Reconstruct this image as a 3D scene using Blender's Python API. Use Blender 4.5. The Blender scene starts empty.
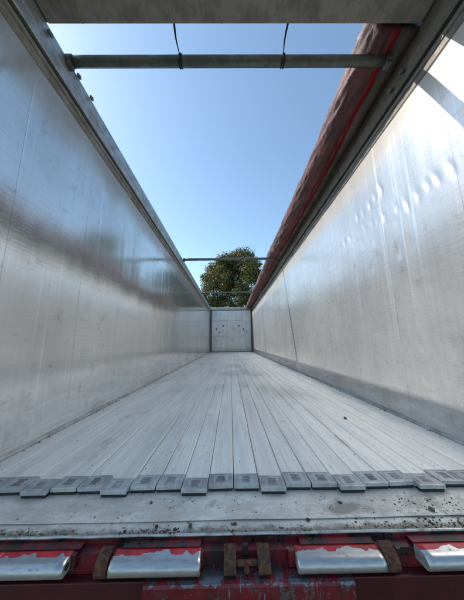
import bpy, bmesh, math, random
from math import sin, cos, pi, atan, radians
from mathutils import Matrix, Vector, noise as mn
random.seed(7)
S = bpy.context.scene
C = S.collection

# ------------------------------------------------------------------ camera
cam_d = bpy.data.cameras.new('camera')
cam = bpy.data.objects.new('camera', cam_d); C.objects.link(cam); S.camera = cam
cam_d.sensor_fit = 'VERTICAL'; cam_d.sensor_height = 36.0; cam_d.lens = 230/600*36
cam_d.clip_start = .01; cam_d.clip_end = 3000
cam.matrix_world = (Matrix.Translation((-.06, -.84, 1.78)) @ Matrix.Rotation(-.0087, 4, 'Z')
                    @ Matrix.Rotation(pi/2 + atan(42/230), 4, 'X') @ Matrix.Rotation(-.013, 4, 'Z'))

# ------------------------------------------------------------------ sky and sun
SUN = Vector((-1, .355, .988)).normalized()
EL = math.asin(SUN.z); AZ = math.atan2(SUN.x, SUN.y)
w = bpy.data.worlds.new('World'); S.world = w; w.use_nodes = True
nt = w.node_tree; nt.nodes.clear()
sky = nt.nodes.new('ShaderNodeTexSky'); sky.sky_type = 'NISHITA'; sky.sun_disc = False
sky.sun_elevation = EL; sky.sun_rotation = AZ
sky.air_density = 1.0; sky.dust_density = .5; sky.ozone_density = 1.8
bg = nt.nodes.new('ShaderNodeBackground'); bg.inputs[1].default_value = .122
wo = nt.nodes.new('ShaderNodeOutputWorld')
tint = nt.nodes.new('ShaderNodeMix'); tint.data_type = 'RGBA'; tint.blend_type = 'MULTIPLY'; tint.inputs[0].default_value = 1
tint.inputs[7].default_value = (.98, 1.03, .94, 1)          # camera white balance
nt.links.new(sky.outputs[0], tint.inputs[6]); nt.links.new(tint.outputs[2], bg.inputs[0]); nt.links.new(bg.outputs[0], wo.inputs[0])
sl = bpy.data.lights.new('sun', 'SUN'); sl.energy = 2.45; sl.angle = radians(.53); sl.color = (1, .94, .87)
so = bpy.data.objects.new('sun', sl); C.objects.link(so)
so.rotation_euler = SUN.to_track_quat('Z', 'Y').to_euler(); so.location = (-8, 3, 12)
S.view_settings.view_transform = 'Standard'; S.view_settings.look = 'None'
S.view_settings.exposure = 1.17; S.view_settings.gamma = 1; S.view_settings.use_curve_mapping = False
S.render.engine = 'CYCLES'; S.cycles.max_bounces = 10; S.cycles.diffuse_bounces = 5; S.cycles.glossy_bounces = 6

# ------------------------------------------------------------------ node helper
class N:
    def __init__(s, name):
        s.m = bpy.data.materials.new(name); s.m.use_nodes = True
        s.t = s.m.node_tree; s.t.nodes.clear()
        s.out = s.t.nodes.new('ShaderNodeOutputMaterial')
        s.b = s.t.nodes.new('ShaderNodeBsdfPrincipled'); s.t.links.new(s.b.outputs[0], s.out.inputs[0])
        s.co = s.t.nodes.new('ShaderNodeTexCoord').outputs['Object']
        s.geo = s.t.nodes.new('ShaderNodeNewGeometry').outputs['Position']
        s.rnd = s.t.nodes.new('ShaderNodeObjectInfo').outputs['Random']
    def put(s, sock, v):
        if v is None: return
        if isinstance(v, bpy.types.NodeSocket): s.t.links.new(v, sock)
        elif isinstance(v, tuple) and len(v) == 3 and sock.type == 'RGBA': sock.default_value = (*v, 1)
        else: sock.default_value = v
    def math(s, op, a, b=None, c=None, clamp=False):
        n = s.t.nodes.new('ShaderNodeMath'); n.operation = op; n.use_clamp = clamp
        for i, v in enumerate((a, b, c)): s.put(n.inputs[i], v)
        return n.outputs[0]
    def scale(s, v, sc):
        n = s.t.nodes.new('ShaderNodeMapping'); n.inputs['Scale'].default_value = sc
        s.put(n.inputs[0], v); return n.outputs[0]
    def noise(s, v, sc, detail=4, rough=.55, dist=0.):
        n = s.t.nodes.new('ShaderNodeTexNoise'); s.put(n.inputs['Vector'], v)
        n.inputs['Scale'].default_value = sc; n.inputs['Detail'].default_value = detail
        n.inputs['Roughness'].default_value = rough; n.inputs['Distortion'].default_value = dist
        return n.outputs[0]
    def voro(s, v, sc):
        n = s.t.nodes.new('ShaderNodeTexVoronoi'); s.put(n.inputs['Vector'], v); n.inputs['Scale'].default_value = sc
        return n
    def ramp(s, v, a, b, lo=0., hi=1.):
        n = s.t.nodes.new('ShaderNodeMapRange'); n.interpolation_type = 'SMOOTHSTEP'
        for i, x in enumerate((v, a, b, lo, hi)): s.put(n.inputs[i], x)
        return n.outputs[0]
    def mix(s, f, a, b):
        n = s.t.nodes.new('ShaderNodeMix'); n.data_type = 'RGBA'
        s.put(n.inputs[0], f); s.put(n.inputs[6], a); s.put(n.inputs[7], b); return n.outputs[2]
    def mul(s, col, f):
        n = s.t.nodes.new('ShaderNodeMix'); n.data_type = 'RGBA'; n.blend_type = 'MULTIPLY'
        n.inputs[0].default_value = 1; s.put(n.inputs[6], col)
        c = s.t.nodes.new('ShaderNodeCombineColor')
        for i in range(3): s.put(c.inputs[i], f)
        s.t.links.new(c.outputs[0], n.inputs[7]); return n.outputs[2]
    def sep(s, v):
        n = s.t.nodes.new('ShaderNodeSeparateXYZ'); s.put(n.inputs[0], v); return n.outputs
    def bump(s, h, strength, dist, prev=None):
        n = s.t.nodes.new('ShaderNodeBump'); n.inputs['Strength'].default_value = strength
        n.inputs['Distance'].default_value = dist; s.put(n.inputs['Height'], h)
        if prev is not None: s.t.links.new(prev, n.inputs['Normal'])
        return n.outputs[0]
    def fin(s, col=None, rough=None, metal=None, normal=None, spec=None):
        s.put(s.b.inputs['Base Color'], col); s.put(s.b.inputs['Roughness'], rough)
        s.put(s.b.inputs['Metallic'], metal); s.put(s.b.inputs['Normal'], normal)
        if spec is not None: s.b.inputs['Specular IOR Level'].default_value = spec
        return s.m

def m_wall(name, warm, base, r0, r1, metal, seed):
    n = N(name); p = n.co
    mp = n.t.nodes.new('ShaderNodeMapping'); mp.inputs['Location'].default_value = (seed, seed*.7, seed*1.3)
    n.put(mp.inputs[0], p); p = mp.outputs[0]
    big = n.noise(p, 1.1, 4, .6)
    vst = n.noise(n.scale(p, (1, 9, .35)), 1.6, 5, .6)          # washed-down vertical streaks
    vst2 = n.noise(n.scale(p, (1, 45, .8)), 1.0, 3, .6)
    hst = n.noise(n.scale(p, (1, .5, 40)), 2.2, 4, .7)          # scuffs of sliding loads
    scr = n.noise(n.scale(p, (1, 2.2, 160)), 1.7, 3, .7, .3)
    rot = n.t.nodes.new('ShaderNodeMapping'); rot.inputs['Rotation'].default_value = (radians(28), 0, 0)
    rot.inputs['Scale'].default_value = (1, 2, 120); n.put(rot.inputs[0], p)
    scr2 = n.ramp(n.noise(rot.outputs[0], 1.3, 2, .6), .66, .72)
    spots = n.ramp(n.noise(p, 9, 6, .75), .56, .68)
    z = n.sep(n.co)[2]
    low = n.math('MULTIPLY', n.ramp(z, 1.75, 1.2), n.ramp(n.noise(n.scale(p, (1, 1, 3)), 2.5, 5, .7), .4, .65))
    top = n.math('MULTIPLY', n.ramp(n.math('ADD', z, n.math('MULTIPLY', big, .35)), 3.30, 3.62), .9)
    c = n.mix(n.ramp(big, .35, .65), base, tuple(x*.84 for x in base))
    c = n.mix(n.math('MULTIPLY', n.ramp(n.noise(n.scale(p, (1, 26, .3)), 1.3, 5, .65), .58, .70), .8), c, tuple(min(.95, x*1.3) for x in base))
    gr_ = n.noise(p, 130, 3, .7); c = n.mix(n.math('MULTIPLY', n.ramp(gr_, .5, .72), .35), c, tuple(x*.5 for x in base))
    c = n.mix(n.math('MULTIPLY', n.ramp(vst2, .52, .72), .22), c, tuple(x*.62 for x in base))
    c = n.mix(n.math('MULTIPLY', n.ramp(hst, .5, .7), .35), c, tuple(x*.68 for x in base))
    c = n.mix(n.math('MULTIPLY', scr2, .35), c, tuple(x*.4 for x in base))
    c = n.mix(n.math('MULTIPLY', spots, .3), c, (.25, .2, .15))
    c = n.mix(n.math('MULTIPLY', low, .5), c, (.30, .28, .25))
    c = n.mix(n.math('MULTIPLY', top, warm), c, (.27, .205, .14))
    yy = n.sep(n.co)[1]
    fr = n.math('ABSOLUTE', n.math('SUBTRACT', n.math('FRACT', n.math('DIVIDE', n.math('ADD', yy, .31), .62)), .5))
    seam = n.ramp(fr, .4962, .4985)
    c = n.mix(n.math('MULTIPLY', seam, .45), c, (.12, .11, .10))
    nick = n.math('MULTIPLY', n.ramp(n.noise(n.scale(n.co, (1, 7, 38)), 2.0, 4, .75), .70, .73), n.ramp(n.noise(n.co, 1.6, 3, .6), .45, .6))
    c = n.mix(n.math('MULTIPLY', nick, .75), c, (.10, .08, .06))
    r = n.ramp(n.math('ADD', n.math('MULTIPLY', vst, .45), n.math('MULTIPLY', hst, .55)), .35, .65, r0, r1)
    r = n.math('ADD', r, n.math('MULTIPLY', n.math('ADD', low, top), .2), None, True)
    m = n.math('SUBTRACT', metal, n.math('MULTIPLY', n.math('ADD', top, n.math('MULTIPLY', low, .4)), .5), None, True)
    wav = n.noise(n.scale(p, (1, 2.6, .35)), 2.0, 2, .5)
    b = n.bump(wav, .12, .02)
    b = n.bump(hst, .05, .004, b)
    b = n.bump(scr, .16, .0012, b)
    b = n.bump(n.noise(p, 60, 3, .6), .05, .002, b)
    return n.fin(c, r, m, b)

def m_rail(name, base, rough=.5, metal=.5, dirt=.6, dcol=(.16, .12, .08)):
    n = N(name); p = n.geo
    a = n.noise(n.scale(p, (1, 1, 1)), 7, 7, .7)
    b_ = n.noise(n.scale(p, (2, .5, 2)), 22, 5, .65)
    c = n.mix(n.ramp(a, .4, .62), base, tuple(x*.7 for x in base))
    c = n.mix(n.math('MULTIPLY', n.ramp(b_, .48, .7), dirt), c, dcol)
    bp = n.bump(b_, .3, .003)
    return n.fin(c, n.ramp(a, .3, .7, rough-.1, rough+.15), metal, bp)

def m_slat():
    n = N('aluminium_slats'); p = n.geo
    x, y, z = n.sep(p)
    rx = n.t.nodes.new('ShaderNodeCombineXYZ'); n.put(rx.inputs[0], n.math('ADD', n.math('MULTIPLY', n.rnd, 37.), x))
    n.put(rx.inputs[1], y); n.put(rx.inputs[2], z); q = rx.outputs[0]
    st = n.noise(n.scale(q, (22, .8, 1)), 1.5, 5, .6)
    st2 = n.noise(n.scale(q, (90, 1.2, 1)), 1.5, 3, .6)
    big = n.noise(n.scale(p, (1, .45, 1)), 1.4, 5, .65)
    blot = n.noise(n.scale(p, (2, .8, 1)), 3.1, 6, .7)
    per = n.ramp(n.rnd, 0., 1., .95, 1.04)
    c = n.mix(n.ramp(st, .4, .64), (.92, .865, .77), (.81, .76, .68))
    c = n.mix(n.math('MULTIPLY', n.ramp(st2, .5, .72), .4), c, (.48, .45, .40))
    c = n.mix(n.math('MULTIPLY', n.ramp(big, .48, .68), .6), c, (.47, .44, .395))
    c = n.mix(n.math('MULTIPLY', n.ramp(blot, .58, .75), .42), c, (.27, .25, .225))
    c = n.mul(c, per)
    v = n.voro(p, 26); sp = n.math('MULTIPLY', n.ramp(v.outputs['Distance'], .13, .07), n.ramp(n.sep(v.outputs['Color'])[0], .8, .82))
    v2 = n.voro(p, 70); sp2 = n.math('MULTIPLY', n.ramp(v2.outputs['Distance'], .2, .1), n.ramp(n.sep(v2.outputs['Color'])[0], .9, .92))
    c = n.mix(n.math('MULTIPLY', n.math('MAXIMUM', sp, sp2), .75), c, (.09, .065, .045))
    # cross scuffs
    cs = n.ramp(n.noise(n.scale(p, (.6, 30, 1)), 1.2, 3, .6), .66, .75)
    c = n.mix(n.math('MULTIPLY', cs, .22), c, (.3, .29, .28))
    b = n.bump(n.noise(n.scale(p, (160, 2, 1)), 1, 3, .6), .15, .0012)
    b = n.bump(n.noise(p, 5, 3, .5), .1, .01, b)
    r = n.ramp(blot, .35, .7, .36, .6)
    return n.fin(c, r, .22, b)

def m_plate(name='sill_plate_metal', k=1.):
    n = N(name); p = n.geo
    a = n.noise(n.scale(p, (1, 1.6, 1)), 5, 7, .72); b_ = n.noise(p, 16, 7, .75)
    x, y, z = n.sep(p)
    c = n.mix(n.ramp(a, .36, .6), (.82*k, .75*k, .65*k), (.60*k, .54*k, .46*k))
    c = n.mix(n.math('MULTIPLY', n.ramp(b_, .54, .68), .6), c, (.30, .27, .23))
    edge = n.math('MULTIPLY', n.ramp(n.math('ADD', y, n.math('MULTIPLY', n.math('SUBTRACT', b_, .5), .11)), .064, .036), .92)
    c = n.mix(edge, c, (.20, .17, .13))
    # the brown stain by the drain hole and the grime on the right-hand end
    dx = n.math('DIVIDE', n.math('SUBTRACT', x, .36), .13); dy = n.math('DIVIDE', n.math('SUBTRACT', y, .12), .05)
    d = n.math('SQRT', n.math('ADD', n.math('MULTIPLY', dx, dx), n.math('MULTIPLY', dy, dy)))
    d = n.math('ADD', d, n.math('MULTIPLY', n.math('SUBTRACT', b_, .5), 3.2))
    c = n.mix(n.ramp(d, 1.0, .25, 0, .75), c, (.20, .16, .115))
    rt = n.math('MULTIPLY', n.ramp(x, .35, .75), n.ramp(n.noise(p, 9, 6, .75), .46, .62))
    c = n.mix(n.math('MULTIPLY', rt, .7), c, (.27, .235, .19))
    v = n.voro(p, 38); sp = n.math('MULTIPLY', n.ramp(v.outputs['Distance'], .22, .12), n.ramp(n.sep(v.outputs['Color'])[0], .86, .88))
    v2 = n.voro(p, 110); sp2 = n.math('MULTIPLY', n.ramp(v2.outputs['Distance'], .25, .15), n.ramp(n.sep(v2.outputs['Color'])[0], .92, .94))
    c = n.mix(n.math('MULTIPLY', n.math('MAXIMUM', sp, sp2), .8), c, (.10, .07, .05))
    sc = n.ramp(n.noise(n.scale(p, (3, 90, 1)), 1.2, 3, .6, .6), .64, .7)
    c = n.mix(n.math('MULTIPLY', sc, .3), c, (.3, .3, .3))
    bp = n.bump(b_, .25, .002)
    bp = n.bump(n.noise(p, 3.5, 2, .5), .25, .02, bp)
    return n.fin(c, n.ramp(a, .3, .7, .40, .62), .2, bp)

def m_chip(name, paint, bare, keep, edge_y=None, fade=.012, sc=34, rough=.3, metal=.85, xlim=None):
    """chipped paint over bare metal; with edge_y the paint is worn off in front of that line"""
    n = N(name); p = n.geo; x, y, z = n.sep(p)
    a = n.noise(p, sc, 6, .7, .3); b_ = n.noise(p, sc*3.2, 4, .7)
    t = n.math('ADD', a, n.math('MULTIPLY', n.math('SUBTRACT', b_, .5), .3))
    if edge_y is not None:
        t = n.math('ADD', t, n.math('MULTIPLY', n.math('SUBTRACT', y, edge_y), 1/fade))
        big = n.noise(n.scale(p, (1, .2, .2)), 9, 3, .6)
        t = n.math('SUBTRACT', t, n.math('MULTIPLY', n.ramp(big, .52, .40), 2.6))
    if name == 'worn_ledge': t = n.math('SUBTRACT', t, n.ramp(z, 1.098, 1.106, 0, .09))
    mask = n.ramp(t, keep+.0, keep+.025)
    rust = n.ramp(n.noise(p, 48, 6, .75), .60, .68)
    bc = n.mix(n.ramp(n.noise(n.scale(p, (1, 5, 5)), 30, 5, .7), .4, .65), bare, tuple(v*.82 for v in bare))
    bc = n.mix(n.math('MULTIPLY', rust, .7), bc, (.10, .05, .028))
    pc = n.mix(n.ramp(n.noise(p, 12, 5, .7), .4, .65), paint, tuple(v*.55 for v in paint))
    gr = n.ramp(n.noise(p, 20, 6, .7), .5, .66)
    pc = n.mix(n.math('MULTIPLY', gr, .5), pc, (.06, .04, .035))
    if name == 'chipped_red_frame':
        blk = n.ramp(n.noise(n.scale(p, (1, .3, 1.4)), 6.5, 5, .65), .46, .56)
        pc = n.mix(n.math('MULTIPLY', blk, .9), pc, (.018, .013, .012)); bc = n.mix(n.math('MULTIPLY', blk, .7), bc, (.02, .017, .015))
    scr = n.ramp(n.noise(n.scale(p, (60, 9, 9)), 2.2, 3, .6, .4), .66, .69)
    pc = n.mix(n.math('MULTIPLY', scr, .8), pc, bare)
    c = n.mix(mask, bc, pc)
    r = n.ramp(mask, 0, 1, rough, .42)
    m = n.math('MULTIPLY', n.math('SUBTRACT', 1., mask), n.math('SUBTRACT', metal, n.math('MULTIPLY', rust, .8)), None, True)
    bp = n.bump(mask, .5, .0009)
    bp = n.bump(n.noise(p, 90, 4, .7), .10, .0008, bp)
    return n.fin(c, r, m, bp)

def m_tarp(name, col, col2, wave=1.):
    n = N(name); p = n.geo
    a = n.noise(n.scale(p, (1, .6, 1)), 5, 6, .65); b_ = n.noise(n.scale(p, (3, 1, 3)), 12, 5, .7, .8)
    c = n.mix(n.ramp(a, .4, .62), col, col2)
    c = n.mix(n.math('MULTIPLY', n.ramp(b_, .5, .7), .5), c, tuple(v*1.6 for v in col2))
    bp = n.bump(b_, .5*wave, .012); bp = n.bump(n.noise(p, 60, 4, .6), .2, .003, bp)
    return n.fin(c, n.ramp(a, .3, .7, .38, .6), 0, bp)

def m_plain(name, col, rough=.6, metal=0., var=.3, sc=20):
    n = N(name); p = n.geo; a = n.noise(p, sc, 5, .65)
    c = n.mix(n.ramp(a, .35, .65), col, tuple(v*(1-var) for v in col))
    return n.fin(c, rough, metal, n.bump(a, .2, .003))

def m_rust():
    n = N('pitted_rust'); a = n.noise(n.geo, 70, 7, .75); b_ = n.noise(n.geo, 22, 5, .7); f = n.noise(n.geo, 240, 4, .7)
    c = n.mix(n.ramp(a, .38, .62), (.17, .065, .030), (.050, .022, .014))
    c = n.mix(n.math('MULTIPLY', n.ramp(b_, .5, .64), .8), c, (.045, .036, .032))
    c = n.mix(n.math('MULTIPLY', n.ramp(f, .58, .7), .5), c, (.28, .13, .06))
    return n.fin(c, .8, .25, n.bump(f, .4, .0012, n.bump(a, .5, .002)))
def m_panel():
    n = N('bulkhead_panel'); z = n.sep(n.geo)[2]; a = n.noise(n.scale(n.geo, (3, 1, .5)), 1.6, 6, .7); b_ = n.noise(n.geo, 2.6, 6, .7)
    c = n.mix(n.ramp(a, .4, .65), (.80, .79, .76), (.66, .65, .62))
    c = n.mix(n.math('MULTIPLY', n.ramp(b_, .5, .68), .55), c, (.45, .43, .39))
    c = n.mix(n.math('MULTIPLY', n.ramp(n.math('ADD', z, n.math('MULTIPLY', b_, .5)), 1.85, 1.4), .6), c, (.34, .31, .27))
    return n.fin(c, .5, .1, n.bump(a, .2, .004))
M = dict(
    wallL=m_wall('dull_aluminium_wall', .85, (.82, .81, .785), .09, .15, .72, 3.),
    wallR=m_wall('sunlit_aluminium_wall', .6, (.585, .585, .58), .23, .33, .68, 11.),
    rail=m_rail('rail_aluminium', (.46, .45, .43), .42, .6, .45),
    band=m_rail('dirty_band', (.27, .21, .15), .6, .3, .7),
    railR=m_rail('grimy_shaded_rail', (.17, .145, .12), .6, .3, .6, (.08, .06, .045)),  # grimy rail metal darkened further, tarpaulin's shade put into the colour
    dark=m_plain('dark_gap', (.015, .014, .013), .8),
    header=m_rail('header_metal', (.31, .29, .245), .65, .1, .5, (.16, .135, .10)),
    bar=m_rail('bar_metal', (.15, .16, .145), .45, .5, .6, (.10, .085, .065)),
    slat=m_slat(), plate=m_plate(), plate2=m_plate('edge_plate_metal', .95),
    pad=m_rail('pad_metal', (.52, .515, .50), .45, .35, .4, (.22, .205, .19)),
    padm=m_plain('pad_marks', (.10, .10, .105), .6, .2),
    lip=m_rail('edge_metal', (.55, .54, .51), .4, .5, .75, (.17, .13, .09)),
    chip=m_chip('chipped_red_frame', (.18, .008, .015), (.07, .068, .068), .40, None, .012, 16),
    chip2=m_chip('worn_ledge', (.16, .007, .013), (.20, .20, .205), .41, None, .012, 26),
    cap=m_chip('worn_rail_cap', (.55, .022, .03), (.46, .46, .46), .5, -.024, .0065, 40, .40, .84),
    red=m_plain('shaded_red_paint', (.065, .003, .006), .5, 0, .35, 14),  # red paint darkened, deep shadow below the caps put into the colour
    rust=m_rust(),
    black=m_plain('black_shade', (.012, .012, .013), .55),  # black for the holes and the painted shadow under the end pads
    white=m_panel(),
    post=m_plain('grey_green_post', (.085, .105, .105), .5, .3),
    tarp=m_tarp('faded_maroon_tarp', (.115, .022, .020), (.055, .014, .013)),
    tarp2=m_tarp('bright_red_tarp_hem', (.33, .006, .022), (.20, .006, .014), .6),
    tarp3=m_tarp('brown_tarp_flap', (.10, .07, .05), (.06, .045, .035), .6),
    strap=m_plain('black_strap', (.02, .02, .022), .7),
)

# ------------------------------------------------------------------ mesh helpers
def tag(o, label=None, cat=None, group=None, kind=None):
    if label: o['label'] = label
    if cat: o['category'] = cat
    if group: o['group'] = group
    if kind: o['kind'] = kind
    return o
def empty(name, loc=(0, 0, 0)):
    o = bpy.data.objects.new(name, None); C.objects.link(o); o.location = loc; o.empty_display_size = .2
    return o
def link(name, me, mats, parent=None, smooth=False):
    if not isinstance(mats, (list, tuple)): mats = [mats]
    for m in mats: me.materials.append(m)
    if smooth: me.polygons.foreach_set('use_smooth', [True]*len(me.polygons))
    o = bpy.data.objects.new(name, me); C.objects.link(o)
    if parent is not None:
        o.parent = parent
        o.matrix_parent_inverse = parent_world(parent).inverted()
    return o
def parent_world(p):
    mw = Matrix.LocRotScale(p.location, p.rotation_euler, p.scale)
    if p.parent: mw = parent_world(p.parent) @ p.matrix_parent_inverse @ mw
    return mw
class MB:
    def __init__(s): s.v = []; s.f = []; s.mi = []
    def add(s, vs, fs, mi=0):
        b = len(s.v); s.v += [tuple(v) for v in vs]; s.f += [tuple(i+b for i in f) for f in fs]; s.mi += [mi]*len(fs); return s
    def box(s, a, b, mi=0, bev=0., jit=0.):
        (x0, y0, z0), (x1, y1, z1) = a, b
        if bev <= 0:
            vs = [(x, y, z) for x in (x0, x1) for y in (y0, y1) for z in (z0, z1)]
            fs = [(0, 1, 3, 2), (4, 6, 7, 5), (0, 4, 5, 1), (2, 3, 7, 6), (0, 2, 6, 4), (1, 5, 7, 3)]
            return s.add(vs, fs, mi)
        bm = bmesh.new(); bmesh.ops.create_cube(bm, size=1)
        for v in bm.verts: v.co = Vector(((x0+x1)/2+v.co.x*(x1-x0), (y0+y1)/2+v.co.y*(y1-y0), (z0+z1)/2+v.co.z*(z1-z0)))
        bmesh.ops.bevel(bm, geom=list(bm.edges), offset=bev, segments=2, affect='EDGES', profile=.6)
        return s.bm(bm, mi)
    def bm(s, bm, mi=0):
        bm.verts.ensure_lookup_table(); bm.verts.index_update()
        s.add([v.co[:] for v in bm.verts], [[v.index for v in f.verts] for f in bm.faces], mi); bm.free(); return s
    def prism(s, prof, axis, a, b, mi=0, caps=True):
        """prof: closed polygon in the two other axes (in xyz order), swept from a to b"""
        n = len(prof)
        def P(u, v, t): return {'x': (t, u, v), 'y': (u, t, v), 'z': (u, v, t)}[axis]
        vs = [P(u, v, a) for u, v in prof] + [P(u, v, b) for u, v in prof]
        fs = [(i, (i+1) % n, n+(i+1) % n, n+i) for i in range(n)]
        if caps: fs += [tuple(range(n))[::-1], tuple(range(n, 2*n))]
        return s.add(vs, fs, mi)
    def tube(s, pts, r, seg=12, mi=0, flat=1., caps=True):
        rings = []; n = len(pts); b = len(s.v)
        rr = r if isinstance(r, (list, tuple)) else [r]*n
        for i, p in enumerate(pts):
            p = Vector(p); d = (Vector(pts[min(i+1, n-1)])-Vector(pts[max(i-1, 0)])).normalized()
            up = Vector((0, 0, 1)) if abs(d.z) < .9 else Vector((1, 0, 0))
            u = d.cross(up).normalized(); v = u.cross(d).normalized()
            for k in range(seg):
                a = 2*pi*k/seg; s.v.append(tuple(p+u*cos(a)*rr[i]+v*sin(a)*rr[i]*flat))
        for i in range(n-1):
            for k in range(seg):
                s.f.append((b+i*seg+k, b+i*seg+(k+1) % seg, b+(i+1)*seg+(k+1) % seg, b+(i+1)*seg+k)); s.mi.append(mi)
        if caps:
            s.f.append(tuple(b+k for k in range(seg))[::-1]); s.f.append(tuple(b+(n-1)*seg+k for k in range(seg))); s.mi += [mi, mi]
        return s
    def build(s, name, mats, parent=None, smooth=False):
        me = bpy.data.meshes.new(name); me.from_pydata(s.v, [], s.f)
        o = link(name, me, mats, parent, smooth)
        me.polygons.foreach_set('material_index', s.mi)
        bm = bmesh.new(); bm.from_mesh(me); bmesh.ops.recalc_face_normals(bm, faces=bm.faces); bm.to_mesh(me); bm.free()
        me.update(); return o

# ------------------------------------------------------------------ ground
n = N('gravel_yard'); a = n.noise(n.geo, .6, 8, .7); b_ = n.noise(n.geo, 30, 5, .7)
gm = n.fin(n.mix(n.ramp(b_, .35, .65), n.mix(n.ramp(a, .4, .6), (.06, .057, .052), (.045, .05, .03)), (.085, .08, .07)), .9, 0, n.bump(b_, .6, .02))
g = MB(); g.add([(-900, -900, 0), (900, -900, 0), (900, 900, 0), (-900, 900, 0)], [(0, 1, 2, 3)])
tag(g.build('ground', gm), kind='structure')

# ------------------------------------------------------------------ trailer
L, F, T = 12.95, 1.2, 3.83          # inner length, floor height, top of wall
TR = empty('cargo_trailer', (0, 6.5, 0))
tag(TR, 'open topped tipper trailer seen inside, bare aluminium walls, slatted floor and worn red rear frame', 'trailer')

dentsR = [(1.59, 2.869), (1.478, 2.876), (1.301, 3.009), (1.195, 3.0), (1.087, 3.01), (1.007, 3.033), (0.921, 3.045), (1.201, 2.846), (1.09, 2.83),
          (1.015, 2.819), (0.921, 2.788), (0.774, 2.787), (0.678, 2.755), (0.585, 2.763), (0.499, 2.783), (0.426, 2.773), (0.33, 2.762), (0.83, 2.45)]
dentsR2 = [(0.762, 1.546), (0.64, 1.683), (0.594, 1.568), (0.518, 1.718), (0.743, 1.743), (0.714, 1.49)]
def axis_pts(a, b, fine, f0, f1, coarse):
    out = [a]; x = a
    while x < b-1e-6:
        st = fine if f0 <= x < f1 else coarse
        x = min(b, x+st)
        if out[-1] < f0 < x: x = f0
        out.append(x)
    return out
def wall_mesh(side):
    ys = axis_pts(0.02, L, .0125, .22, 1.75, .12); zs = axis_pts(F-.03, T-.28, .0125 if side > 0 else .1, 1.4, 3.15, .05)
    if side < 0: ys = axis_pts(0.02, L, .1, 0, L, .1)
    rnd = random.Random(5)
    D = [(y, z, rnd.uniform(.016, .025), rnd.uniform(.040, .068), rnd.uniform(.0028, .0052)) for y, z in dentsR] + \
        [(y, z, rnd.uniform(.016, .024), rnd.uniform(.05, .09), rnd.uniform(.0035, .005)) for y, z in dentsR2] + \
        [(rnd.uniform(.42, 1.5), rnd.uniform(1.5, 2.9), rnd.uniform(.014, .035), rnd.uniform(.03, .08), rnd.uniform(-.002, .0028)) for _ in range(26)]
    vs = []
    for y in ys:
        for z in zs:
            d = .004*mn.noise(Vector((y*.9, z*.5, side*7.3))) + .0022*mn.noise(Vector((y*4.1, z*.9, side*3.1)))
            if side > 0 and y < 1.9:
                for (dy, dz, sy, sz, dep) in D:
                    q = ((y-dy-(z-dz)*.15+.012*mn.noise(Vector((y*9, z*14, 2))))/sy)**2 + ((z-dz)/sz)**2
                    if q < 9: d += dep*1.7*math.exp(-q)
            d -= .0015*math.exp(-((((y-.2) % 1.53)-.765)/.012)**2)    # panel joints
            vs.append((side*(1.24+d), y, z))
    nz = len(zs); fs = []
    for i in range(len(ys)-1):
        for j in range(nz-1):
            q = (i*nz+j, (i+1)*nz+j, (i+1)*nz+j+1, i*nz+j+1); fs.append(q if side > 0 else q[::-1])
    return vs, fs
for side in (-1, 1):
    mb = MB(); v, f = wall_mesh(side); mb.add(v, f)
    me = bpy.data.meshes.new('side_wall'); me.from_pydata(mb.v, [], mb.f)
    # outer skin and closed edges
    me.update()
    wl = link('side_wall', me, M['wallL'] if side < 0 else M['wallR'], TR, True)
    wl['label'] = 'dull grey left wall in shade' if side < 0 else 'bright dented right wall in sunlight'
    s = side
    def bx(x0, x1, y0, y1, z0, z1): return (min(s*x0, s*x1), y0, z0), (max(s*x0, s*x1), y1, z1)
    MB().box(*bx(1.262, 1.29, 0.02, L+.1, .95, T-.02)).build('outer_skin', M['red'], wl)
    # ridged upper band below the rail
    b = MB()
    prof = [(1.262, 3.49), (1.236, 3.49), (1.231, 3.50), (1.231, 3.535), (1.236, 3.538), (1.236, 3.552), (1.229, 3.555), (1.229, 3.583),
            (1.237, 3.586), (1.237, 3.600), (1.262, 3.600)]
    b.prism([(s*x, z) for x, z in prof], 'y', .0, L)
    b.build('upper_band', M['band'] if s < 0 else M['railR'], wl)
    MB().box(*bx(1.247, 1.262, .0, L, 3.6, 3.627)).build('seal_gap', M['dark'], wl)
    # top rail: rounded extrusion
    prof = [(1.30, 3.627), (1.228, 3.627), (1.222, 3.634), (1.221, 3.70), (1.217, 3.705), (1.217, 3.79)]
    prof += [(1.257-.040*cos(a*pi/8), 3.80+.04*sin(a*pi/8)) for a in range(0, 9)] + [(1.297, 3.79)]
    r = MB().prism([(s*x, z) for x, z in prof], 'y', -.02, L+.1)
    rl = r.build('top_rail', M['rail'] if s < 0 else M['railR'], wl)
    MB().box(*bx(1.235, 1.32, -.03, .05, .9, 3.62), bev=.006).build('rear_post', M['red'], TR)
    # floor kerb angle along the wall foot
    MB().prism([(s*x, z) for x, z in [(1.2385, 1.196), (1.229, 1.196), (1.229, 1.204), (1.2345, 1.212), (1.2385, 1.222)]], 'y', .2, L).build('foot_trim', M['rail'], wl)

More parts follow.
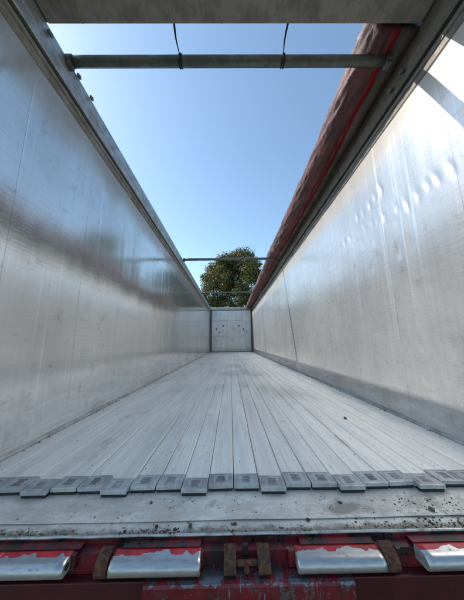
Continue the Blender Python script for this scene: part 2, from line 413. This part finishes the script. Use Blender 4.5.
# floor body and slats
MB().box((-1.24, .245, 1.06), (1.24, L, 1.174)).build('subfloor', M['dark'], TR)
SW = 2.458/23
for i in range(23):
    long_ = i % 3 == 0
    y0 = (.202 if long_ else .225) + random.uniform(-.003, .003)
    x0 = -1.229+SW*i+.0014+random.uniform(-.0005, .0005); x1 = x0+SW-.0030
    zt = F+random.uniform(-.0012, .0008)
    b = MB()
    prof = [(x0, 1.184), (x0, zt-.003), (x0+.003, zt), (x1-.003, zt), (x1, zt-.003), (x1, 1.184)]
    b.prism(prof, 'y', y0+.030, L-.02)
    sl_ = b.build('floor_slat', M['slat'], TR)
    # cast end pad with illegible raised marks
    p = MB(); pl = .082+random.uniform(0, .006); tl = random.uniform(-.022, .022)
    p.box((x0+.0005, y0, 1.1885), (x1-.0005, y0+pl, zt+.004), bev=.0022)
    xm = (x0+x1)/2
    p.box((x0+.004, y0+.005, 1.1768), (x1-.004, y0+pl, 1.1880), mi=2)  # black strip painting the shadow line under the pad
    p.box((x0+.006, y0+pl-.010, zt+.004), (x1-.006, y0+pl-.005, zt+.0052))
    p.box((xm-.027, y0+.014, zt+.0035), (xm+.027, y0+.068, zt+.0043))
    for k in range(7):
        wv = .021*random.uniform(.7, 1.0); yy = y0+.0185+k*.0068; xa = xm-wv
        while xa < xm+wv-.002:
            ln = random.uniform(.002, .0075); p.box((xa, yy, zt+.0040), (min(xa+ln, xm+wv), yy+.0026, zt+.0049), mi=1); xa += ln+.0013
    for k in range(9):                       # small grip ribs left and right of the marks
        for sx in (-1, 1):
            p.box((xm+sx*.039-.007, y0+.014+k*.0062, zt+.0035), (xm+sx*.039+.007, y0+.0165+k*.0062, zt+.0047))
    for q in range(len(p.v)):                # each casting worn and seated a little differently
        v_ = p.v[q]; p.v[q] = (v_[0], v_[1], v_[2]+.0012*mn.noise(Vector((v_[0]*14+i, v_[1]*20, i)))+(v_[0]-xm)*tl)
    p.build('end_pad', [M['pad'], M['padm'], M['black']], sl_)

# sill plates
def sheet(x0, x1, y0, y1, z, th, amp, name, mat, nx=160, ny=14, hole=None):
    b = MB(); nx1 = nx+1
    def zz(x, y):
        lift = amp*max(0, mn.noise(Vector((x*2.1, y*3, 4.2)))+.35)*math.exp(-(y-y0)/.03)
        return z+lift+.0012*mn.noise(Vector((x*3, y*7, 9)))
    for lv in (0, 1):
        for j in range(ny+1):
            for i in range(nx1):
                x = x0+(x1-x0)*i/nx; y = y0+(y1-y0)*j/ny
                if j == 0: y += .0025*mn.noise(Vector((x*6, 0, 1)))
                b.v.append((x, y, zz(x, y)-(0 if lv else th)))
    o = nx1*(ny+1)
    for lv in (0, 1):
        for j in range(ny):
            for i in range(nx):
                q = (lv*o+j*nx1+i, lv*o+j*nx1+i+1, lv*o+(j+1)*nx1+i+1, lv*o+(j+1)*nx1+i); b.f.append(q); b.mi.append(0)
    for i in range(nx):
        b.f.append((i, i+1, o+i+1, o+i)); b.mi.append(0)
    return b.build(name, mat, TR, False)
sheet(-1.238, 1.238, .078, .30, 1.1760, .0016, .0035, 'sill_plate', M['plate'])
sheet(-1.238, 1.238, .030, .13, 1.1720, .004, 0, 'edge_plate', M['plate2'])
# rolled front lip
b = MB(); pts = [(-1.30+2.6*i/90, +.029+.0025*mn.noise(Vector((i*.35, 0, 2))), 1.1685+.0012*mn.noise(Vector((i*.4, 3, 2)))) for i in range(91)]
b.tube(pts, .0042, 10); b.build('front_lip', M['lip'], TR, True)
# drain hole and bolts
def disc(x, y, z, r, h, mat, name, seg=14, jag=0):
    b = MB(); vs = [(x+r*(1+jag*random.uniform(-1, 1))*cos(2*pi*k/seg), y+r*(1+jag*random.uniform(-1, 1))*sin(2*pi*k/seg), z) for k in range(seg)]
    vs += [(x+(a-x)*.8, y+(b2-y)*.8, z+h) for a, b2, _ in vs]
    fs = [(k, (k+1) % seg, seg+(k+1) % seg, seg+k) for k in range(seg)]+[tuple(range(seg, 2*seg))]
    b.add(vs, fs); return b.build(name, mat, TR)
disc(.348, .152, 1.1766, .0085, .0006, M['black'], 'drain_hole', jag=.15)
disc(.20, .074, 1.1740, .007, .003, M['rust'], 'rivet'); disc(-.315, .058, 1.1740, .006, .003, M['rust'], 'rivet')
disc(-.052, .062, 1.1740, .006, .003, M['rust'], 'rivet')

# rear frame below the sill
RB = MB(); RB.box((-1.30, .0285, .80), (1.30, .14, 1.163)); RB.prism([(.0286, 1.150), (-.002, 1.146), (-.002, .80), (.0286, .80)], 'x', -1.30, 1.30)
fr = RB.build('rear_frame', [M['chip']], TR)
tag(fr, 'dark red rear frame with chipped paint')
# rounded worn caps in four lengths, cut slanted at the ends
def cap_profile():
    pts = [(-.0025, 1.158), (-.008, 1.1572), (-.024, 1.1552)]
    for k in range(0, 9):
        a = pi/2*k/8; pts.append((-.028-.026*sin(a), 1.1315+.0230*cos(a)))
    pts += [(-.054, 1.126), (-.051, 1.1215), (-.042, 1.119), (-.0025, 1.119)]
    return pts
CP = cap_profile()
def cap(x0, x1, sl0, sl1):
    b = MB(); nx = 26; n_ = len(CP)
    for i in range(nx+1):
        t = i/nx
        for (y, z) in CP:
            k = -(y-.0035)/.06
            xa = x0+sl0*k; xb = x1+sl1*k
            dz = .0005*mn.noise(Vector((t*4+x0*9, y*9, 3)))
            b.v.append((xa+(xb-xa)*t, y, z+dz))
    for i in range(nx):
        for k in range(n_): b.f.append((i*n_+k, i*n_+(k+1) % n_, (i+1)*n_+(k+1) % n_, (i+1)*n_+k)); b.mi.append(0)
    b.f.append(tuple(range(n_))); b.f.append(tuple(nx*n_+k for k in range(n_))[::-1]); b.mi += [1, 1]
    o = b.build('frame_cap', [M['cap'], M['lip']], TR)
    for p in o.data.polygons: p.use_smooth = len(p.vertices) == 4
    return o
c1 = cap(-1.20, -.549, 0, 0); c2 = cap(-.419, -.157, 0, 0); c3 = cap(.129, .382, 0, .003); c4 = cap(.502, 1.20, .004, 0)
# dark end hole of the left cap
b = MB(); b.tube([(-.5498, -.032, 1.137), (-.5478, -.032, 1.137)], .0085, 14); b.build('end_hole', M['black'], c1)
# curved rusty straps beside the centre and between the caps
def strap(x0, x1, lean=0., out=0.):
    b = MB(); ps = [(-.001, 1.164), (-.014, 1.162), (-.026, 1.156), (-.038+out, 1.147), (-.045+out, 1.136), (-.047+out, 1.125), (-.042, 1.114)]
    th = .007; n_ = len(ps)
    for X in (x0, x1):
        for (y, z) in ps: b.v.append((X+lean*(1.16-z)*10, y, z))
        for (y, z) in ps: b.v.append((X+lean*(1.16-z)*10, y+th, z-th*.6))
    m_ = 2*n_
    for k in range(n_-1):
        b.f += [(k, k+1, m_+k+1, m_+k), (n_+k, n_+k+1, m_+n_+k+1, m_+n_+k), (k, k+1, n_+k+1, n_+k), (m_+k, m_+k+1, m_+n_+k+1, m_+n_+k)]; b.mi += [0]*4
    b.f += [(0, n_, m_+n_, m_), (n_-1, 2*n_-1, m_+2*n_-1, m_+n_-1)]; b.mi += [0, 0]
    b.box((x0+.001, -.034, 1.115), (x1-.001, -.003, 1.150), mi=0)
    return b.build('hinge_strap', M['rust'], TR)
strap(-.463, -.428); strap(.390, .430)
strap(-.087, -.051, 0, -.004); strap(.014, .050, 0, -.004)
b = MB(); b.tube([(-.052, -.034, 1.140), (.016, -.034, 1.140)], .0045, 10); b.box((-.048, -.040, 1.135), (.012, -.028, 1.1445), bev=.0015)
b.build('cross_pin', M['rust'], TR)
b = MB(); b.tube([(-.020, -.036, 1.136), (-.020, -.044, 1.126), (-.020, -.038, 1.116)], [.008, .0095, .006], 12); b.build('latch_hook', M['rust'], TR, True)
MB().box((-.030, -.012, 1.128), (-.014, -.0025, 1.168), bev=.002).build('latch_slot', M['black'], TR)
for x0, x1 in ((-.548, -.534), (.436, .450), (-.1565, -.148), (.108, .128)):
    MB().box((x0, -.018, 1.112), (x1, -.0025, 1.156), bev=.003).build('gusset', M['chip'], TR)
# small drop shadow channel above the caps
for x0, x1 in ((-.40, -.16), (.15, .38), (-1.2, -.53), (.50, 1.2)):
    MB().prism([(.028, 1.1605), (-.003, 1.1602), (-.003, 1.1585), (.028, 1.1585)], 'x', x0, x1).build('cap_flange', M['chip'], TR)
# lower ledge and bumper plate
b = MB(); prof = [(-.0025, 1.109), (-.046, 1.108), (-.054, 1.105), (-.058, 1.099), (-.058, 1.00), (-.0025, 1.00)]
b.prism(prof, 'x', -.315, .285); b.build('lower_ledge', M['chip2'], TR)
MB().box((-1.28, -.030, .72), (-.3175, -.0025, 1.095), bev=.004).build('bumper_plate', M['red'], TR)
MB().box((.2875, -.030, .72), (1.28, -.0025, 1.095), bev=.004).build('bumper_plate', M['red'], TR)
MB().box((-.315, -.054, .72), (.285, -.0025, .998), bev=.003).build('bumper_plate', M['red'], TR)

# header beam across the rear
hd = MB(); hd.box((-1.214, .0, 3.822), (1.214, .312, 3.93), bev=.004)
for q in range(3): hd.box((-1.0+q*.9, .296, 3.8195), (-.985+q*.9, .310, 3.8225))
ho = hd.build('header_beam', M['header'], TR)
for s in (-1, 1):
    MB().box((min(s*1.19, s*1.30), .002, 3.8245), (max(s*1.19, s*1.30), .309, 3.945), bev=.006).build('end_bracket', M['bar'], ho)
# rail latches
def latch(x, y, z, s):
    b = MB(); b.box((x-.006, y-.016, z-.014), (x+.010, y+.016, z+.008), bev=.003)
    b.tube([(x, y-.022, z-.008), (x+s*.012, y-.006, z-.018), (x+s*.007, y+.018, z-.012)], .004, 8)
    b.tube([(x, y-.010, z+.006), (x+s*.006, y+.012, z+.010)], .006, 8)
    return b.build('rail_latch', M['bar'], TR, False)
for (x, y, z) in [(-1.205, .60, 3.81), (-1.203, .76, 3.81), (-1.205, .32, 3.76)]: latch(x, y, z, 1)
for (x, y, z) in [(1.205, .62, 3.69), (1.205, .50, 3.70)]: latch(x, y, z, -1)

# front bulkhead
EW = MB(); EW.box((-1.165, L, 1.235), (1.165, L+.05, 3.66))
for k in range(1, 8):
    z = 1.235+k*.303; EW.box((-1.163, L-.006, z-.014), (1.163, L-.0005, z+.014))
for z in (1.235+.303*3, 1.235+.303*6): EW.box((-1.160, L-.009, z-.022), (1.160, L-.0062, z-.0145), 1)
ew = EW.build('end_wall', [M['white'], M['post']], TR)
for s in (-1, 1):
    MB().box((min(s*1.167, s*1.238), L-.06, 1.202), (max(s*1.167, s*1.238), L+.04, 3.66), bev=.006).build('corner_post', M['post'], ew)
MB().box((-1.238, L-.07, 3.69), (1.238, L+.06, 3.86), bev=.012).build('top_beam', M['rail'], ew)
MB().box((-1.238, L-.012, 3.662), (1.238, L+.04, 3.688)).build('shadow_gap', M['dark'], ew)
MB().box((-1.165, L-.03, 1.202), (1.165, L+.03, 1.233)).build('foot_strip', M['dark'], ew)
for x, z, w_, h_ in [(-.47, 2.73, .05, .05), (.45, 2.73, .05, .05), (-.88, 2.55, .02, .09), (-.72, 2.34, .02, .07), (.72, 2.52, .02, .08), (.88, 2.36, .02, .09)]:
    MB().box((x-w_*.8, L-.03, z-h_*.8), (x+w_*.8, L-.0065, z+h_*.8), bev=.006).build('wall_catch', M['post'], ew)

# ------------------------------------------------------------------ roof bows
def bow(y, z, r, x1, label, sag=0.):
    E_ = empty('roof_bow', (0, y, z))
    b = MB(); pts = [(-1.185+(x1+1.185)*i/24, y, z+sag*sin(pi*i/24)+.002*mn.noise(Vector((i*.4, y, 1)))) for i in range(25)]
    b.tube(pts, r, 16); b.build('tube', M['bar'], E_, True)
    b = MB(); b.box((-1.18, y+r*.55, z-r*.25), (x1, y+r*1.15, z+r*.35)); b.build('locking_strip', M['dark'], E_)
    for xe in (-1.20, x1+.012):
        b = MB(); b.tube([(xe-.02, y, z), (xe+.02, y, z)], r*1.18, 16); b.box((xe-.018, y-r*.8, z-.055), (xe+.018, y+r*.8, z-r*.6), bev=.004)
        b.build('end_cap', M['bar'], E_)
    tag(E_, label, 'roof bow', 'tubular bows across the open roof')
bow(.503, 3.805, .034, 1.10, 'thick grey tube spanning the open roof close by, with two black straps looped round it')
bow(4.66, 3.83, .033, 1.13, 'thin dark tube crossing the roof halfway along, just above the tree top')
bow(8.62, 3.83, .033, 1.13, 'farthest and shortest looking tube crossing in front of the tree crown')

# ------------------------------------------------------------------ straps hanging from header to first bow
def cord(x0, x1, label):
    E_ = empty('tie_strap', (x1, .503, 3.78))
    b = MB(); y1, z1 = .50, 3.90
    p0 = Vector((x0, .305, 3.935)); p1 = Vector((x1, .462, 3.815)); nseg = 10
    rows = []
    for i in range(nseg+1):
        t = i/nseg; p = p0.lerp(p1, t)+Vector((.003*sin(t*7), -.004*sin(pi*t), 0)); tw = .9*t+.2
        d = Vector((cos(tw), sin(tw), 0))*.0085*(1-.3*t); k = Vector((-sin(tw), cos(tw), 0))*.0012
        rows.append([p-d-k, p+d-k, p+d+k, p-d+k])
    for r_ in rows: b.v += [tuple(v) for v in r_]
    for i in range(nseg):
        for k in range(4): b.f.append((i*4+k, i*4+(k+1) % 4, i*4+4+(k+1) % 4, i*4+4+k)); b.mi.append(0)
    b.build('webbing', M['strap'], E_)
    b = MB(); pts = [(x1+.004*sin(a), .503+.0385*cos(a), 3.805+.0385*sin(a)) for a in [2*pi*k/20 for k in range(21)]]
    b.tube(pts, .006, 8); pts = [(x1+.012, .503+.0385*cos(a), 3.805+.0385*sin(a)) for a in [2*pi*k/20 for k in range(21)]]
    b.tube(pts, .005, 8)
    b.tube([(x1, .465, 3.79), (x1+.004, .462, 3.765), (x1-.004, .465, 3.75)], .006, 6); b.build('loop', M['strap'], E_, True)
    tag(E_, label, 'strap', 'black straps tied to the nearest roof bow')
cord(-.425, -.405, 'left one of two black straps tied round the nearest roof tube, slanting down')
cord(.355, .341, 'right one of two black straps tied round the nearest roof tube, nearer the tarpaulin')

# ------------------------------------------------------------------ tarpaulin rolled on the right rail
TP = empty('tarpaulin', (1.15, 6.5, 3.95))
tag(TP, 'rolled maroon tarpaulin with bright red hem lying along the right wall top', 'tarpaulin')
def roll(name, cx, cz, r0, sq, mats, seg=44, amp=1., seed=0., stripe=None, y0=.33, y1=L+.15, dy=.03, lift=1.):
    b = MB(); ny = int((y1-y0)/dy)
    for i in range(ny+1):
        y = y0+(y1-y0)*i/ny
        up = sum(h_*math.exp(-((y-yb)/wd)**2) for yb, h_, wd in ((.3, .045, .7), (4.66, .045, .8), (8.62, .045, .8)))*lift
        for k in range(seg):
            a = 2*pi*k/seg
            # long creases that wind around the roll plus fine crumple
            w1 = mn.noise(Vector((y*1.1+a*.5, cos(a)*1.2+seed, sin(a)*1.2)))
            w2 = mn.noise(Vector((y*4.2+a*1.6, cos(a)*2.1, sin(a)*2.1+seed)))
            w3 = abs(mn.noise(Vector((y*7.5-a*2.2, cos(a)*3+seed, sin(a)*3))))
            w4 = abs(mn.noise(Vector((y*2.2+a*1.1, a*3.2, seed+4))))**.7
            w5 = abs(mn.noise(Vector((y*5.5-a*1.4, a*5.5, seed+9))))
            w6 = 1-abs(mn.noise(Vector((y*3.1+a*2.4, a*1.3, seed+14))))*2
            r = r0*(1+amp*(.10*w1+.04*w2+.11*(w4-.4)-.09*w5+.09*max(0, w6)**5))
            b.v.append((cx+.02*amp*mn.noise(Vector((y*.5, seed, 1)))+r*cos(a), y, cz+up+.015*amp*mn.noise(Vector((y*.7, 5, seed)))+r*sin(a)*sq))
    for i in range(ny):
        for k in range(seg):
            a = 2*pi*(k+.5)/seg; mi = 0
            if stripe:
                off = .10*mn.noise(Vector((i*dy*1.4, 1, 8)))
                if stripe[0]+off < a < stripe[1]+off: mi = 1
            b.f.append((i*seg+k, i*seg+(k+1) % seg, (i+1)*seg+(k+1) % seg, (i+1)*seg+k)); b.mi.append(mi)
    b.f.append(tuple(range(seg))); b.f.append(tuple(ny*seg+k for k in range(seg))); b.mi += [0, 0]
    return b.build(name, mats, TP, True)
roll('roll', 1.035, 3.885, .132, 1.0, [M['tarp'], M['tarp2']], 60, .95, 2., (radians(283), radians(306)))
roll('outer_fold', 1.175, 3.878, .088, 1.0, [M['tarp3'], M['tarp3']], 30, 1., 6., lift=.0)

# ------------------------------------------------------------------ trees
def leafmat(name, col):
    n = N(name); a = n.noise(n.geo, 1.3, 4, .6)
    c = n.mix(n.ramp(a, .35, .65), col, tuple(v*.6 for v in col))
    n.fin(c, .55, 0)
    tr = n.t.nodes.new('ShaderNodeBsdfTranslucent'); n.put(tr.inputs[0], c)
    mx = n.t.nodes.new('ShaderNodeMixShader'); mx.inputs[0].default_value = .3
    n.t.links.new(n.b.outputs[0], mx.inputs[1]); n.t.links.new(tr.outputs[0], mx.inputs[2]); n.t.links.new(mx.outputs[0], n.out.inputs[0])
    return n.m
LM = [leafmat('leaf_green', (.065, .12, .025)), leafmat('leaf_olive', (.14, .145, .03)), leafmat('leaf_ochre', (.22, .125, .03))]
bark = m_plain('bark', (.10, .075, .055), .9, 0, .5, 8)
def tree(x, y, H, R, label, seed, nclump=190, per=85, ochre=.25, leaf=.16):
    rd = random.Random(seed); E_ = empty('broadleaf_tree', (x, y, 0))
    tk = MB(); cz = H*.58
    pts = [(x+.12*mn.noise(Vector((i*.5, seed, 0)))*i, y, H*.85*i/9) for i in range(10)]
    tk.tube(pts, [.32*(1-.085*i) for i in range(10)], 10)
    for k in range(16):
        t = rd.uniform(.25, .8); p = Vector((x, y, H*.85*t)); a = rd.uniform(0, 2*pi); l = R*rd.uniform(.6, .95)*(1.15-t*.6)
        q = p+Vector((cos(a)*l, sin(a)*l, l*rd.uniform(.3, .8)))
        m_ = p.lerp(q, .5)+Vector((0, 0, -.1*l)); tk.tube([p, m_, q], [.13*(1.1-t), .08*(1.1-t), .02], 6)
    tk.build('trunk', bark, E_)
    v = []; f = []; mi = []
    for c in range(nclump):
        # egg shaped envelope, narrower at the top, lumpy
        u = rd.uniform(-1, 1); a = rd.uniform(0, 2*pi); rr = rd.uniform(.35, 1)**.5
        prof = math.sqrt(max(0, 1-u*u))*(1 - .28*max(0, u))
        lump = 1+.55*mn.noise(Vector((cos(a)*1.7, sin(a)*1.7+seed, u*2.2)))
        cc = Vector((x+R*rr*prof*lump*cos(a), y+R*rr*prof*lump*sin(a), cz+u*H*.41*(.93+.1*rd.random())))
        cr = R*rd.choice((.09, .13, .17, .24))*rd.uniform(.8, 1.15)
        tone = rd.random(); oc = ochre*(1.1 if u > .15 else .55)
        for k in range(int(per*(cr/(R*.17))**2)):
            d = Vector((rd.gauss(0, 1), rd.gauss(0, 1), rd.gauss(0, .8))); d.normalize(); p = cc+d*cr*rd.uniform(.35, 1.05)
            nrm = (d+Vector((rd.gauss(0, .6), rd.gauss(0, .6), rd.gauss(0, .6)))).normalized()
            t1 = nrm.orthogonal().normalized(); ang = rd.uniform(0, 2*pi); t2 = nrm.cross(t1)
            e1 = (t1*cos(ang)+t2*sin(ang))*leaf*rd.uniform(.5, 1.1); e2 = nrm.cross(e1)*.6; b0 = len(v)
            v += [tuple(p-e1), tuple(p-e2*.8), tuple(p+e1), tuple(p+e2)]; f.append((b0, b0+1, b0+2, b0+3))
            r_ = rd.random()
            mi.append(2 if r_ < oc*(1.6 if tone > .6 else .5) else (1 if r_ < .5+.3*tone else 0))
    me = bpy.data.meshes.new('crown'); me.from_pydata(v, [], f); link('crown', me, LM, E_); me.polygons.foreach_set('material_index', mi)
    tag(E_, label, 'tree'); return E_
tree(1.3, 27.6, 13.1, 4.5, 'large green tree with brownish top leaves standing behind the far end wall', 3, 470, 270, .27, .12)
tree(5.6, 29.0, 11.6, 3.3, 'lower dark green tree crown behind the far end, half hidden by the rolled tarpaulin', 8, 170, 230, .06, .115)
tree(7.5, 16.0, 10.3, 2.7, 'tree outside the right wall, seen as a dark blurred reflection in the left wall', 5, 120, 60, .1, .2)

# ------------------------------------------------------------------ dirt crumbs
def crumbs(name, pts):
    b = MB(); rd = random.Random(11)
    for (x, y, z, r) in pts:
        bm = bmesh.new(); bmesh.ops.create_icosphere(bm, subdivisions=1, radius=1)
        sx, sy, sz = r*rd.uniform(.7, 1.9), r*rd.uniform(.7, 1.3), r*rd.uniform(.35, .8); a = rd.uniform(0, pi)
        for v in bm.verts:
            j = rd.uniform(.7, 1.3); X, Y, Z = v.co.x*sx*j, v.co.y*sy*j, v.co.z*sz*j
            v.co = Vector((x+X*cos(a)-Y*sin(a), y+X*sin(a)+Y*cos(a), z+sz*.6+Z))
        b.bm(bm, rd.choice((0, 0, 1, 2)))
    return b
rd = random.Random(21); P = []
for _ in range(1500):                                           # rubble line along the rear edge
    x = rd.uniform(-1.1, 1.1); cl = mn.noise(Vector((x*5, 3, 1)))
    if rd.random() > .34+cl*1.2+.25*max(0, x): continue
    P.append((x, .031+abs(rd.gauss(0, .011)), 1.1723, rd.uniform(.0006, .0022)*(2.2 if rd.random() < .06 else 1)))
for _ in range(110):
    x = rd.uniform(-1.0, 1.0); P.append((x, rd.uniform(.05, .2), 1.1764 if P else 0, rd.uniform(.0008, .0022)))
P = [p if p[1] > .08 or p[2] < 1.175 else (p[0], p[1], 1.1723, p[3]) for p in P]
for _ in range(110):                                           # thicker litter on the right-hand end
    x = rd.triangular(.3, 1.1, .68); P.append((x, min(.074, .034+abs(rd.gauss(.015, .015))), 1.1725, rd.uniform(.0012, .0042)))
    x = rd.triangular(.4, 1.1, .7); P.append((x, rd.uniform(.085, .17), 1.1766, rd.uniform(.001, .003)))
for _ in range(160):
    y = .32+abs(rd.gauss(0, 1.0)); P.append((rd.uniform(-1.2, 1.2), y, 1.2005, rd.uniform(.001, .0026)))
for _ in range(160):                                           # along the foot of both walls
    s = rd.choice((-1, 1)); y = rd.uniform(.35, 6); P.append((s*(1.222-abs(rd.gauss(0, .012))), y, 1.2005, rd.uniform(.0015, .005)))
dm = [m_plain('soil_dark', (.045, .032, .022), .95), m_plain('soil_brown', (.12, .085, .055), .95), m_plain('soil_straw', (.26, .21, .13), .95)]
tag(crumbs('dirt_crumbs', P).build('dirt_crumbs', dm), 'brown crumbs of soil and litter scattered along the rear edge of the floor', 'dirt', kind='stuff')
def chip(x, y, z, r, label, seed):
    b = crumbs('wood_chip', [(x, y, z, r)]); o = b.build('soil_clod', dm[1]); tag(o, label, 'clod', 'larger clods on the bare metal')
chip(-.20, .050, 1.176, .0075, 'small brown clod lying left of centre on the rear metal edge', 1)
chip(-.37, .168, 1.1766, .0055, 'small brown clod on the plate just below the left floor pads', 2)
chip(.80, 1.02, 1.2005, .012, 'single dark clod on the floor slats by the foot of the right wall', 3)
chip(.655, .10, 1.1766, .010, 'dark clod on the plate below the pads at the right side', 4)
# straw blades caught on the frame
def straws(x, label, seed):
    rd = random.Random(seed); b = MB()
    for k in range(4):
        a = rd.uniform(-1, 1); l = rd.uniform(.008, .022); p = Vector((x+rd.uniform(-.006, .006), -.012, 1.160))
        q = p+Vector((l*a, -.012-rd.uniform(0, .01), rd.uniform(-.008, .010))); b.tube([p, p.lerp(q, .5)+Vector((0, 0, .003)), q], [.0005, .0004, .0002], 5)
    o = b.build('dry_grass', m_plain('dry_grass', (.22, .24, .09), .8)); tag(o, label, 'grass tuft', 'grass stems caught on the red frame')
straws(-.465, 'few green grass stems caught above the rusty strap on the left', 1)
straws(.105, 'few dry grass stems caught between the centre hinge and the right cap', 2)
